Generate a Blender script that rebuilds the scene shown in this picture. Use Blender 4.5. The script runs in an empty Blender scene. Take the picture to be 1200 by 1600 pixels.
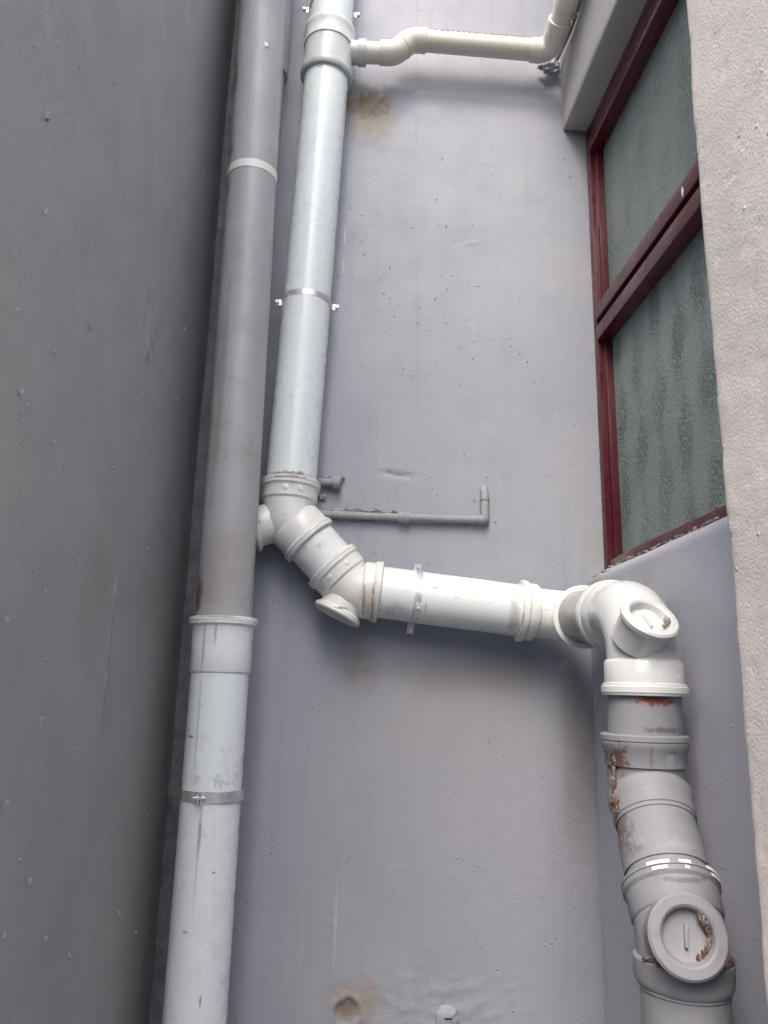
import bpy, bmesh, math, random
import numpy as np
from mathutils import Vector, Matrix, noise

random.seed(7)
SC = bpy.context.scene
COL = SC.collection
V = Vector
PI = math.pi

# ------------------------------------------------------------------ camera, sky, sun, exposure
cam_d = bpy.data.cameras.new("camera")
cam = bpy.data.objects.new("camera", cam_d)
COL.objects.link(cam)
cam_d.sensor_fit = 'VERTICAL'
cam_d.sensor_height = 36.0
cam_d.lens = 26.55
cam_d.clip_start = 0.02
cam_d.clip_end = 500.0
right = V((0.9973, -0.0697, 0.0246))
up = V((-0.0400, -0.2296, 0.9725))
fwd = V((0.0621, 0.9708, 0.2317))
cm = Matrix((right, up, -fwd)).transposed().to_4x4()
cm.translation = V((0, 0, 1.5))
cam.matrix_world = cm
SC.camera = cam

SUN_EL, SUN_AZ = math.radians(50), math.radians(20)      # azimuth: behind the camera, towards its left
S = V((-math.sin(SUN_AZ) * math.cos(SUN_EL), -math.cos(SUN_AZ) * math.cos(SUN_EL), math.sin(SUN_EL)))
world = bpy.data.worlds.new("World")
SC.world = world
world.use_nodes = True
wn = world.node_tree
sky = wn.nodes.new("ShaderNodeTexSky")
sky.sky_type = 'NISHITA'
sky.sun_disc = False
sky.sun_elevation = SUN_EL
sky.sun_rotation = math.atan2(S.x, S.y) % (2 * PI)
sky.air_density = 1.0
sky.dust_density = 4.0
wn.links.new(sky.outputs[0], wn.nodes["Background"].inputs[0])
wn.nodes["Background"].inputs[1].default_value = 0.15

sun_d = bpy.data.lights.new("sun", 'SUN')
sun_d.energy = 0.5
sun_d.angle = math.radians(28)
sun_d.color = (1.0, 0.97, 0.93)
sun = bpy.data.objects.new("sun", sun_d)
COL.objects.link(sun)
sun.rotation_euler = S.to_track_quat('Z', 'Y').to_euler()
sun.location = (0, -3, 8)

SC.view_settings.view_transform = 'Standard'
SC.view_settings.look = 'None'
SC.view_settings.gamma = 1.0
SC.view_settings.use_curve_mapping = False
SC.view_settings.exposure = 1.73


# ------------------------------------------------------------------ material helpers
class NT:
    """small wrapper round a material's node tree"""
    def __init__(s, name):
        s.m = bpy.data.materials.new(name)
        s.m.use_nodes = True
        s.t = s.m.node_tree
        s.b = s.t.nodes["Principled BSDF"]
        g = s.t.nodes.new("ShaderNodeNewGeometry")
        s.pos = g.outputs["Position"]

    def node(s, typ, **kw):
        n = s.t.nodes.new(typ)
        for k, v in kw.items():
            setattr(n, k, v)
        return n

    def link(s, a, b):
        s.t.links.new(a, b)

    def put(s, sock, v):
        if hasattr(v, 'links') or isinstance(v, bpy.types.NodeSocket):
            s.link(v, sock)
        else:
            sock.default_value = v

    def vmul(s, vec, sc):
        n = s.node("ShaderNodeVectorMath", operation='MULTIPLY')
        s.put(n.inputs[0], vec)
        n.inputs[1].default_value = sc
        return n.outputs[0]

    def noise(s, scale, detail=4, rough=0.55, vec=None, stretch=None, dist=0.0, off=None):
        v = vec if vec is not None else s.pos
        if off:
            a = s.node("ShaderNodeVectorMath", operation='ADD')
            s.put(a.inputs[0], v)
            a.inputs[1].default_value = off
            v = a.outputs[0]
        if stretch:
            v = s.vmul(v, stretch)
        n = s.node("ShaderNodeTexNoise")
        s.link(v, n.inputs["Vector"])
        n.inputs["Scale"].default_value = scale
        n.inputs["Detail"].default_value = detail
        n.inputs["Roughness"].default_value = rough
        n.inputs["Distortion"].default_value = dist
        return n.outputs["Fac"]

    def ramp(s, fac, a, b, ca=0.0, cb=1.0, smooth=True):
        n = s.node("ShaderNodeMapRange")
        n.interpolation_type = 'SMOOTHSTEP' if smooth else 'LINEAR'
        s.put(n.inputs[0], fac)
        n.inputs[1].default_value = a
        n.inputs[2].default_value = b
        n.inputs[3].default_value = ca
        n.inputs[4].default_value = cb
        return n.outputs[0]

    def math(s, op, a, b=0.0):
        n = s.node("ShaderNodeMath", operation=op)
        s.put(n.inputs[0], a)
        s.put(n.inputs[1], b)
        return n.outputs[0]

    def mix(s, fac, a, b):
        n = s.node("ShaderNodeMix", data_type='RGBA')
        s.put(n.inputs[0], fac)
        s.put(n.inputs[6], a if not isinstance(a, tuple) else (*a, 1))
        s.put(n.inputs[7], b if not isinstance(b, tuple) else (*b, 1))
        return n.outputs[2]

    def blobmask(s, centre, radii, wob=0.5, wscale=14.0, lo=1.0, hi=0.35):
        """soft, ragged ellipsoid mask at a place on the wall"""
        a = s.node("ShaderNodeVectorMath", operation='SUBTRACT')
        s.link(s.pos, a.inputs[0])
        a.inputs[1].default_value = centre
        d = s.node("ShaderNodeVectorMath", operation='DIVIDE')
        s.link(a.outputs[0], d.inputs[0])
        d.inputs[1].default_value = radii
        l = s.node("ShaderNodeVectorMath", operation='LENGTH')
        s.link(d.outputs[0], l.inputs[0])
        nz = s.noise(wscale, 5, 0.6)
        w = s.math('MULTIPLY', s.math('SUBTRACT', nz, 0.5), wob * 2)
        return s.ramp(s.math('ADD', l.outputs["Value"], w), hi, lo, 1.0, 0.0)

    def bump(s, height, strength, dist=0.01, prev=None):
        n = s.node("ShaderNodeBump")
        s.put(n.inputs["Height"], height)
        n.inputs["Strength"].default_value = strength
        n.inputs["Distance"].default_value = dist
        if prev is not None:
            s.link(prev, n.inputs["Normal"])
        return n.outputs[0]

    def finish(s, col, rough, normal=None, metal=0.0, spec=0.5):
        s.put(s.b.inputs["Base Color"], col if not isinstance(col, tuple) else (*col, 1))
        s.put(s.b.inputs["Roughness"], rough)
        s.b.inputs["Metallic"].default_value = metal
        s.b.inputs["Specular IOR Level"].default_value = spec
        if normal is not None:
            s.link(normal, s.b.inputs["Normal"])
        return s.m


def wall_mat(name, base, stains_and_shade=(), streak=0.07, relief=1.0, grain=1.0, rough=0.62, dirt=(0.16, 0.14, 0.12),
             specks=0.5, spec=0.35):
    n = NT(name)
    b = V(base)
    big = n.noise(1.7, 4, 0.55)
    c = n.mix(n.ramp(big, 0.35, 0.68), tuple(b * 0.93), tuple(V((b.x * 1.06, b.y * 1.05, b.z * 1.03))))
    hue = n.noise(1.25, 3, 0.5, off=(7, 2, 5))
    c = n.mix(n.ramp(hue, 0.42, 0.62, 0.0, 0.45), c, (b.x * 1.12, b.y * 0.99, b.z * 0.98))
    mid = n.noise(9, 5, 0.6)
    c = n.mix(n.ramp(mid, 0.5, 0.75, 0.0, 0.22), c, tuple(b * 0.8))
    # thin vertical water streaks
    st = n.noise(1.0, 5, 0.6, stretch=(38, 38, 1.3))
    c = n.mix(n.ramp(st, 0.52, 0.75, 0.0, streak * 4), c, tuple(b * 0.78))
    st2 = n.noise(1.0, 4, 0.6, stretch=(21, 21, 0.8), off=(5, 3, 1))
    c = n.mix(n.ramp(st2, 0.56, 0.78, 0.0, streak * 3.4), c, tuple(V((min(1, b.x * 1.22), min(1, b.y * 1.2), min(1, b.z * 1.17)))))
    gr = n.noise(150, 4, 0.7)
    c = n.mix(n.ramp(gr, 0.5, 0.72, 0.0, 0.30), c, tuple(b * 0.72))
    gr = n.noise(1.0, 4, 0.7, stretch=(40, 40, 170), off=(1, 8, 3))
    c = n.mix(n.ramp(gr, 0.56, 0.74, 0.0, 0.22), c, tuple(V((b.x * 1.22, b.y * 1.2, b.z * 1.16))))
    # dirt freckles
    vo = n.node("ShaderNodeTexVoronoi")
    n.link(n.pos, vo.inputs["Vector"])
    vo.inputs["Scale"].default_value = 22
    fr = n.ramp(vo.outputs["Distance"], 0.05, 0.085, 1.0, 0.0)
    keep = n.ramp(n.noise(6, 2), 0.52, 0.6)
    c = n.mix(n.math('MULTIPLY', n.math('MULTIPLY', fr, keep), specks), c, dirt)
    for (ctr, rad, colr, k, wob, wsc) in stains_and_shade:
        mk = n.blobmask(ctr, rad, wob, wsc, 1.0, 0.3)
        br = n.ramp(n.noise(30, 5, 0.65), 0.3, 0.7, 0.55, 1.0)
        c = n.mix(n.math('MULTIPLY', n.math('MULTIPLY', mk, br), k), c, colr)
    # relief: rolled paint, trowel marks, small pimples
    h = n.noise(260, 3, 0.6)
    nm = n.bump(h, 0.42 * grain, 0.0022)
    tr = n.noise(1.0, 7, 0.68, stretch=(10, 10, 17), dist=0.3)
    trm = n.ramp(n.noise(3.1, 2, off=(4, 4, 4)), 0.5, 0.68)
    nm = n.bump(n.math('MULTIPLY', n.ramp(tr, 0.52, 0.8), trm), 0.34 * relief, 0.005, nm)
    vp = n.node("ShaderNodeTexVoronoi")
    n.link(n.pos, vp.inputs["Vector"])
    vp.inputs["Scale"].default_value = 34
    pim = n.math('MULTIPLY', n.ramp(vp.outputs["Distance"], 0.0, 0.12, 1.0, 0.0), n.ramp(n.noise(4.5, 2), 0.5, 0.62))
    nm = n.bump(pim, 0.7 * relief, 0.004, nm)
    rg = n.ramp(mid, 0.3, 0.7, rough - 0.08, rough + 0.1)
    return n.finish(c, rg, nm, spec=spec)


def plastic_mat(name, base, grime=0.35, grime_col=(0.22, 0.19, 0.15), rough=0.3, stains_and_shade=(), scratches=0.3, spec=0.5, blotch=0.0):
    n = NT(name)
    b = V(base)
    c = n.mix(n.ramp(n.noise(3, 2), 0.35, 0.7), tuple(b * 0.985), tuple(b * 1.01))
    if blotch:
        bl = n.noise(11, 6, 0.65, off=(3, 1, 8))
        c = n.mix(n.ramp(bl, 0.45, 0.7, 0.0, blotch), c, (b.x * 0.72, b.y * 0.69, b.z * 0.66))
        bl = n.noise(1.0, 5, 0.65, stretch=(24, 24, 4), off=(9, 9, 0))
        c = n.mix(n.ramp(bl, 0.52, 0.75, 0.0, blotch * .8), c, tuple(b * 1.25))
    st = n.noise(1.0, 5, 0.6, stretch=(70, 70, 5))
    c = n.mix(n.ramp(st, 0.55, 0.8, 0, 0.28 * scratches), c, tuple(b * 0.72))
    g = n.ramp(n.noise(34, 7, 0.72), 0.53, 0.72)
    zone = n.ramp(n.noise(7, 3, 0.6, off=(2, 7, 4)), 0.44, 0.64)
    c = n.mix(n.math('MULTIPLY', n.math('MULTIPLY', g, zone), grime), c, grime_col)
    sp = n.ramp(n.noise(120, 2, 0.5), 0.7, 0.76)
    c = n.mix(n.math('MULTIPLY', sp, 0.5 * grime), c, grime_col)
    # fine scuffs and hair scratches in all directions
    for k, stv in enumerate(((160, 160, 11), (18, 130, 130), (130, 20, 90))):
        sc = n.noise(1.0, 3, 0.6, stretch=stv, off=(k * 3.3, k, 2))
        c = n.mix(n.ramp(sc, 0.66, 0.74, 0.0, 0.32 * max(scratches, grime)), c, (b.x * 0.5, b.y * 0.49, b.z * 0.46))
    for (ctr, rad, colr, k, wob, wsc) in stains_and_shade:
        mk = n.blobmask(ctr, rad, wob, wsc, 1.0, 0.3)
        c = n.mix(n.math('MULTIPLY', mk, k), c, colr)
    r = n.ramp(n.noise(14, 4), 0.3, 0.75, rough - 0.06, rough + 0.16)
    nm = n.bump(n.noise(25, 2), 0.03, 0.003)
    return n.finish(c, r, nm, spec=spec)


# ------------------------------------------------------------------ object helpers
def tag(o, label=None, cat=None, group=None, kind=None):
    if label: o['label'] = label
    if cat: o['category'] = cat
    if group: o['group'] = group
    if kind: o['kind'] = kind
    return o


def empty(name, loc, label, cat, group=None):
    o = bpy.data.objects.new(name, None)
    COL.objects.link(o)
    o.location = loc
    o.empty_display_size = 0.05
    return tag(o, label, cat, group)


def world_base(p):
    b = V((0, 0, 0))
    while p is not None:
        b += p.location
        p = p.parent
    return b


def obj(name, vf, mat, parent=None, angle=35, label=None):
    """vf = (verts, faces) in world metres -> ONE mesh object"""
    verts, faces = vf
    base = world_base(parent)
    me = bpy.data.meshes.new(name)
    me.from_pydata([(v[0] - base.x, v[1] - base.y, v[2] - base.z) for v in verts], [], faces)
    me.validate()
    bm = bmesh.new()
    bm.from_mesh(me)
    bmesh.ops.recalc_face_normals(bm, faces=bm.faces)
    bm.to_mesh(me)
    bm.free()
    me.shade_smooth()
    me.set_sharp_from_angle(angle=math.radians(angle))
    me.materials.append(mat)
    o = bpy.data.objects.new(name, me)
    COL.objects.link(o)
    if parent is not None:
        o.parent = parent
    if label:
        o['label'] = label
    return o


def join(*vfs):
    vs, fs = [], []
    for v, f in vfs:
        k = len(vs)
        vs += [tuple(p) for p in v]
        fs += [tuple(i + k for i in q) for q in f]
    return vs, fs


def frame(d, ref=None):
    d = V(d).normalized()
    r = V(ref) if ref is not None else (V((0, 0, 1)) if abs(d.z) < 0.9 else V((0, 1, 0)))
    a = (r - d * r.dot(d)).normalized()
    return d, a, d.cross(a)


def lathe(p0, d, prof, seg=56, wob=0.0, seed=0):
    """revolve profile [(t, r)] about the axis from p0 along d; r=0 ends close the shape"""
    d, a, b = frame(d)
    p0 = V(p0)
    vs, fs, rows = [], [], []
    for t, r in prof:
        if r <= 1e-6:
            rows.append([len(vs)])
            vs.append(tuple(p0 + d * t))
            continue
        row = []
        for i in range(seg):
            w = 2 * PI * i / seg
            rr = r
            if wob:
                rr += wob * noise.noise(V((math.cos(w) * 3, math.sin(w) * 3, t * 60 + seed)))
            row.append(len(vs))
            vs.append(tuple(p0 + d * t + (a * math.cos(w) + b * math.sin(w)) * rr))
        rows.append(row)
    for r0, r1 in zip(rows, rows[1:]):
        for i in range(seg):
            j = (i + 1) % seg
            if len(r0) == 1 and len(r1) == 1:
                break
            if len(r0) == 1:
                fs.append((r0[0], r1[j], r1[i]))
            elif len(r1) == 1:
                fs.append((r0[i], r0[j], r1[0]))
            else:
                fs.append((r0[i], r0[j], r1[j], r1[i]))
    return vs, fs


def between(p0, p1, prof, **k):
    """lathe with t given as a fraction-free distance from p0 towards p1"""
    return lathe(p0, V(p1) - V(p0), prof, **k)


def cyl(p0, p1, r, seg=56, cap=True):
    L = (V(p1) - V(p0)).length
    pr = [(0, r), (L, r)]
    if cap:
        pr = [(0, 0)] + pr + [(L, 0)]
    return lathe(p0, V(p1) - V(p0), pr, seg)


def tube(pts, r, seg=16, cap=True):
    """sweep a circle along a polyline (parallel transport); r may be a list"""
    pts = [V(p) for p in pts]
    n = len(pts)
    rs = r if isinstance(r, (list, tuple)) else [r] * n
    tg = []
    for i in range(n):
        t = (pts[min(i + 1, n - 1)] - pts[i]).normalized() + (pts[i] - pts[max(i - 1, 0)]).normalized()
        tg.append(t.normalized())
    _, a, b = frame(tg[0])
    vs, fs = [], []
    for i in range(n):
        if i:
            a = (a - tg[i] * a.dot(tg[i])).normalized()
            b = tg[i].cross(a)
        for k in range(seg):
            w = 2 * PI * k / seg
            vs.append(tuple(pts[i] + (a * math.cos(w) + b * math.sin(w)) * rs[i]))
    for i in range(n - 1):
        for k in range(seg):
            j = (k + 1) % seg
            fs.append((i * seg + k, i * seg + j, (i + 1) * seg + j, (i + 1) * seg + k))
    if cap:
        fs.append(tuple(range(seg)))
        fs.append(tuple((n - 1) * seg + k for k in range(seg)))
    return vs, fs


def arc(corner, d_in, d_out, rad, n=14):
    """points of the bend that rounds the corner between the two directions"""
    c, a, b = V(corner), V(d_in).normalized(), V(d_out).normalized()
    th = a.angle(b)
    tl = rad * math.tan(th / 2)
    p0 = c - a * tl
    nrm = (b - a * a.dot(b)).normalized()
    ctr = p0 + nrm * rad
    return [ctr + (-nrm * math.cos(th * i / n) + a * math.sin(th * i / n)) * rad for i in range(n + 1)]


def box(x0, x1, y0, y1, z0, z1, bev=0.0):
    bm = bmesh.new()
    bmesh.ops.create_cube(bm, size=1)
    for v in bm.verts:
        v.co = V((x0 + (v.co.x + .5) * (x1 - x0), y0 + (v.co.y + .5) * (y1 - y0), z0 + (v.co.z + .5) * (z1 - z0)))
    if bev:
        bmesh.ops.bevel(bm, geom=list(bm.edges), offset=bev, segments=2, affect='EDGES', profile=0.6)
    bm.verts.ensure_lookup_table()
    out = ([tuple(v.co) for v in bm.verts], [tuple(v.index for v in f.verts) for f in bm.faces])
    bm.free()
    return out


def lump(c, rad, seed=0, sub=2, amp=0.35, fr=1.6):
    """uneven little clod of mortar, paint or sealant"""
    bm = bmesh.new()
    bmesh.ops.create_icosphere(bm, subdivisions=sub, radius=1)
    for v in bm.verts:
        k = 1 + amp * noise.fractal(v.co * fr + V((seed * 3.1, seed * 1.7, seed)), 1.0, 2.0, 3)
        v.co = V((c[0] + v.co.x * rad[0] * k, c[1] + v.co.y * rad[1] * k, c[2] + v.co.z * rad[2] * k))
    bm.verts.ensure_lookup_table()
    out = ([tuple(v.co) for v in bm.verts], [tuple(v.index for v in f.verts) for f in bm.faces])
    bm.free()
    return out


def ribbon(pts, a, w, th=0.0014):
    """flat metal strap: polyline pts, width w along a, thickness th"""
    pts = [V(p) for p in pts]
    a = V(a).normalized()
    n = len(pts)
    vs, fs = [], []
    for i, p in enumerate(pts):
        t = (pts[min(i + 1, n - 1)] - pts[max(i - 1, 0)]).normalized()
        nr = t.cross(a).normalized()
        for sa, sn in ((-1, 0), (1, 0), (1, 1), (-1, 1)):
            vs.append(tuple(p + a * (sa * w / 2) + nr * (sn * th)))
    for i in range(n - 1):
        for k in range(4):
            j = (k + 1) % 4
            fs.append((i * 4 + k, i * 4 + j, i * 4 + 4 + j, i * 4 + 4 + k))
    fs.append((0, 1, 2, 3))
    fs.append(tuple(4 * (n - 1) + k for k in range(4)))
    return vs, fs


def resample(poly, step):
    out = [V(poly[0])]
    for p, q in zip(poly, poly[1:]):
        p, q = V(p), V(q)
        s = step if not callable(step) else step(p, q)
        k = max(1, int((q - p).length / s))
        for i in range(1, k + 1):
            out.append(p.lerp(q, i / k))
    return out


def axis_steps(a, b, fine0, fine1, fine, coarse):
    xs = []
    x = a
    while x < b - 1e-6:
        xs.append(x)
        x += fine if fine0 - 1e-6 <= x < fine1 else min(coarse, max(fine, fine0 - x) if x < fine0 else coarse)
    xs.append(b)
    return xs


def slab(prof, put, ts, disp, close):
    """wall skin: 2D profile (list of Vector2) extruded along ts; put(p2, t) -> 3D; disp(P) -> outward offset.
    close = two 2D points that take the back of the wall"""
    n = len(prof)
    nr = []
    for i in range(n):
        t = (prof[min(i + 1, n - 1)] - prof[max(i - 1, 0)])
        nr.append(V((t.y, -t.x)).normalized())
    vs, fs = [], []
    m = n + len(close)
    for t in ts:
        for p, q in zip(prof, nr):
            P = V(put(p, t))
            N = V(put(p + q, t)) - P
            vs.append(tuple(P + N * disp(P)))
        for c in close:
            vs.append(tuple(put(V(c), t)))
    for k in range(len(ts) - 1):
        for i in range(m):
            j = (i + 1) % m
            fs.append((k * m + i, k * m + j, (k + 1) * m + j, (k + 1) * m + i))
    fs.append(tuple(range(m)))
    fs.append(tuple((len(ts) - 1) * m + i for i in range(m)))
    return vs, fs


# ------------------------------------------------------------------ materials
BROWN = (0.16, 0.105, 0.06)
M = {}
M['back'] = wall_mat("blue grey wall paint", (0.312, 0.336, 0.384), streak=0.09, rough=0.55, spec=0.4, stains_and_shade=[
    ((-0.335, 1.67, 1.8), (0.075, 0.3, 12.0), (0.10, 0.103, 0.115), 0.95, 0.15, 14),  # corner shade behind the downpipe, painted as a dark strip
    ((0.045, 1.67, 2.955), (0.105, 0.3, 0.115), (0.25, 0.225, 0.165), 0.95, 0.45, 22),
    ((0.036, 1.67, 2.990), (0.070, 0.3, 0.058), (0.13, 0.085, 0.04), 0.95, 0.8, 42),
    ((0.072, 1.67, 0.905), (0.070, 0.3, 0.055), (0.30, 0.255, 0.195), 0.9, 0.5, 26),
    ((0.060, 1.67, 0.888), (0.026, 0.3, 0.026), (0.22, 0.165, 0.125), 0.95, 0.35, 40),
    ((0.300, 1.67, 1.545), (0.270, 0.3, 0.060), (0.190, 0.155, 0.12), 0.5, 0.5, 9),  # brown grime and the level pipe's shadow painted in one patch
    ((0.060, 1.67, 1.560), (0.060, 0.3, 0.080), (0.17, 0.125, 0.095), 0.55, 0.5, 14),  # drip stain mixed with painted shade below the capped second bend
    ((0.540, 1.67, 1.380), (0.055, 0.3, 0.26), (0.190, 0.155, 0.115), 0.5, 0.5, 9),  # brown stain plus the elbow's shadow painted into the corner
    ((0.300, 1.67, 1.45), (0.33, 0.3, 0.16), (0.33, 0.31, 0.30), 0.40, 0.6, 12),
    ((-0.02, 1.67, 1.93), (0.09, 0.3, 0.06), (0.34, 0.32, 0.30), 0.6, 0.5, 20),
    ((0.28, 1.67, 3.035), (0.26, 0.3, 0.028), (0.19, 0.19, 0.20), 0.45, 0.5, 9),  # soft shadow of the branch pipe, painted as a grey band
    ((-0.0085, 1.67, 2.600), (0.0022, 0.3, 0.045), (0.62, 0.64, 0.65), 0.9, 0.25, 40),
    ((-0.0090, 1.67, 2.520), (0.0016, 0.3, 0.030), (0.62, 0.64, 0.65), 0.8, 0.25, 40),
    ((0.030, 1.67, 1.04), (0.004, 0.3, 0.11), (0.42, 0.46, 0.53), 0.7, 0.3, 20),
    ((0.595, 1.67, 2.85), (0.022, 0.3, 0.16), (0.40, 0.385, 0.33), 0.5, 0.4, 12),
    ((0.585, 1.67, 1.84), (0.06, 0.3, 0.07), (0.34, 0.335, 0.31), 0.45, 0.5, 18),
])
M['left'] = wall_mat("dark grey wall paint", (0.325, 0.322, 0.330), streak=0.03, relief=0.9, grain=1.3, rough=0.42, spec=0.9, stains_and_shade=[
    ((-0.322, 0.62, 1.65), (0.3, 0.25, 0.55), (0.355, 0.343, 0.305), 0.8, 0.5, 4),
    ((-0.322, 1.05, 1.62), (0.3, 0.10, 0.16), (0.24, 0.23, 0.20), 0.4, 0.5, 8),
    ((-0.322, 1.130, 1.54), (0.3, 0.0022, 0.13), (0.06, 0.06, 0.07), 0.85, 0.25, 20),
    ((-0.322, 1.60, 1.62), (0.3, 0.08, 0.30), (0.27, 0.24, 0.22), 0.4, 0.6, 12),
])
M['lower'] = wall_mat("grey paint under window", (0.395, 0.42, 0.485), streak=0.05, relief=0.9, stains_and_shade=[
    ((0.575, 1.62, 1.755), (0.2, 0.06, 0.03), (0.36, 0.33, 0.27), 0.8, 0.5, 18)])
M['lintel'] = wall_mat("grey paint over window", (0.42, 0.42, 0.415), streak=0.04, relief=0.6)
M['pier'] = wall_mat("bare cement render", (0.60, 0.578, 0.552), streak=0.06, relief=0.7, grain=1.1, rough=0.8, specks=0.1, spec=0.2)
DIRT = (0.17, 0.15, 0.125)
M['pvc'] = plastic_mat("white pvc pipe", (0.71, 0.772, 0.768), grime=0.36, rough=0.26, stains_and_shade=[
    ((-0.100, 1.56, 1.946), (0.060, 0.04, 0.007), DIRT, 0.85, 1.1, 80),
    ((-0.068, 1.56, 2.982), (0.060, 0.04, 0.010), DIRT, 0.45, 1.0, 60),
    ((0.212, 1.553, 1.712), (0.014, 0.03, 0.006), DIRT, 0.55, 1.0, 90),
    ((0.172, 1.553, 1.716), (0.008, 0.03, 0.010), DIRT, 0.75, 1.0, 120),
    ((0.255, 1.553, 1.692), (0.010, 0.03, 0.004), DIRT, 0.5, 1.0, 90),
    ((0.190, 1.547, 1.672), (0.003, 0.03, 0.016), DIRT, 0.5, 0.9, 90),
    ((0.372, 1.55, 1.66), (0.014, 0.04, 0.07), (0.34, 0.29, 0.23), 0.55, 1.0, 50),
    ((0.120, 1.55, 1.66), (0.030, 0.03, 0.025), (0.40, 0.36, 0.31), 0.4, 1.0, 50),
    ((-0.033, 1.555, 1.795), (0.008, 0.03, 0.012), DIRT, 0.35, 1.0, 100)])
M['pvc_down'] = plastic_mat("white pvc downpipe", (0.77, 0.83, 0.84), grime=0.42, rough=0.27, scratches=0.9, stains_and_shade=[
    ((-0.219, 1.445, 1.245), (0.0045, 0.03, 0.050), (0.30, 0.29, 0.27), 0.8, 0.5, 40),
    ((-0.220, 1.445, 1.20), (0.0025, 0.03, 0.11), (0.45, 0.46, 0.46), 0.6, 0.5, 30),
    ((-0.238, 1.45, 1.44), (0.0030, 0.03, 0.12), (0.48, 0.50, 0.50), 0.6, 0.5, 30),
    ((-0.250, 1.46, 1.412), (0.008, 0.03, 0.0035), (0.18, 0.17, 0.16), 0.8, 0.7, 60),
    ((-0.190, 1.45, 1.185), (0.004, 0.03, 0.003), (0.16, 0.15, 0.14), 0.8, 0.5, 60),
    ((-0.197, 1.447, 0.985), (0.0022, 0.03, 0.012), (0.20, 0.19, 0.18), 0.8, 0.5, 60),
    ((-0.232, 1.447, 1.09), (0.008, 0.03, 0.003), (0.28, 0.27, 0.25), 0.7, 0.8, 60)])
M['fit'] = plastic_mat("white pvc fitting", (0.72, 0.73, 0.71), grime=0.45, rough=0.3, stains_and_shade=[
    ((0.075, 1.54, 1.69), (0.03, 0.1, 0.05), (0.55, 0.49, 0.41), 0.6, 0.9, 60),
    ((0.062, 1.54, 1.69), (0.004, 0.1, 0.06), (0.25, 0.21, 0.17), 0.7, 0.9, 70),
    ((0.080, 1.54, 1.67), (0.004, 0.1, 0.05), (0.22, 0.18, 0.14), 0.8, 0.9, 80),
    ((0.386, 1.54, 1.67), (0.006, 0.1, 0.07), (0.25, 0.20, 0.15), 0.8, 0.9, 70),
    ((-0.10, 1.545, 1.936), (0.055, 0.04, 0.0035), DIRT, 0.7, 1.0, 90),
    ((-0.165, 1.57, 1.84), (0.015, 0.05, 0.006), DIRT, 0.6, 0.9, 90),
    ((0.015, 1.57, 1.665), (0.020, 0.06, 0.004), DIRT, 0.8, 0.9, 90),
    ((-0.238, 1.45, 1.575), (0.0035, 0.03, 0.065), (0.42, 0.40, 0.37), 0.8, 0.5, 40),
    ((-0.217, 1.45, 1.60), (0.004, 0.03, 0.03), (0.40, 0.37, 0.34), 0.7, 0.6, 40),
    ((-0.212, 1.44, 1.630), (0.05, 0.03, 0.006), (0.35, 0.31, 0.27), 0.6, 1.0, 90)])
M['collar'] = plastic_mat("white collar plastic", (0.83, 0.84, 0.84), grime=0.35, rough=0.28, scratches=0.6, stains_and_shade=[
    ((-0.238, 1.45, 1.575), (0.0035, 0.03, 0.065), (0.42, 0.40, 0.37), 0.8, 0.5, 40),
    ((-0.217, 1.45, 1.60), (0.004, 0.03, 0.03), (0.40, 0.37, 0.34), 0.7, 0.6, 40),
    ((-0.212, 1.44, 1.630), (0.05, 0.03, 0.006), (0.35, 0.31, 0.27), 0.6, 1.0, 90)])
M['fit_new'] = plastic_mat("bright pvc fitting", (0.56, 0.582, 0.582), grime=0.16, rough=0.22)
M['cream'] = plastic_mat("cream pvc waste pipe", (0.69, 0.665, 0.58), grime=0.7, rough=0.34, grime_col=(0.30, 0.25, 0.18))
M['greypipe'] = plastic_mat("grey painted pipe", (0.40, 0.398, 0.408), blotch=0.45, grime=0.6, rough=0.42, grime_col=(0.22, 0.18, 0.16), scratches=0.7, stains_and_shade=[
    ((-0.262, 1.475, 1.675), (0.018, 0.05, 0.055), (0.14, 0.045, 0.035), 0.8, 0.9, 60),
    ((-0.272, 1.475, 2.665), (0.014, 0.05, 0.035), (0.20, 0.13, 0.10), 0.85, 0.8, 60),
    ((-0.272, 1.475, 2.575), (0.014, 0.05, 0.03), (0.20, 0.13, 0.10), 0.7, 0.8, 60),
    ((-0.275, 1.475, 2.86), (0.014, 0.05, 0.06), (0.19, 0.115, 0.10), 0.85, 0.8, 60),
    ((-0.268, 1.475, 2.02), (0.014, 0.05, 0.05), (0.29, 0.21, 0.17), 0.6, 0.5, 36),
    ((0.505, 1.46, 1.607), (0.06, 0.06, 0.016), (0.10, 0.045, 0.025), 0.9, 0.9, 90),
    ((-0.245, 1.46, 2.10), (0.012, 0.05, 0.35), (0.25, 0.22, 0.21), 0.5, 0.7, 20),
    ((-0.22, 1.445, 1.72), (0.06, 0.05, 0.10), (0.33, 0.305, 0.29), 0.6, 0.6, 20)])
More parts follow.
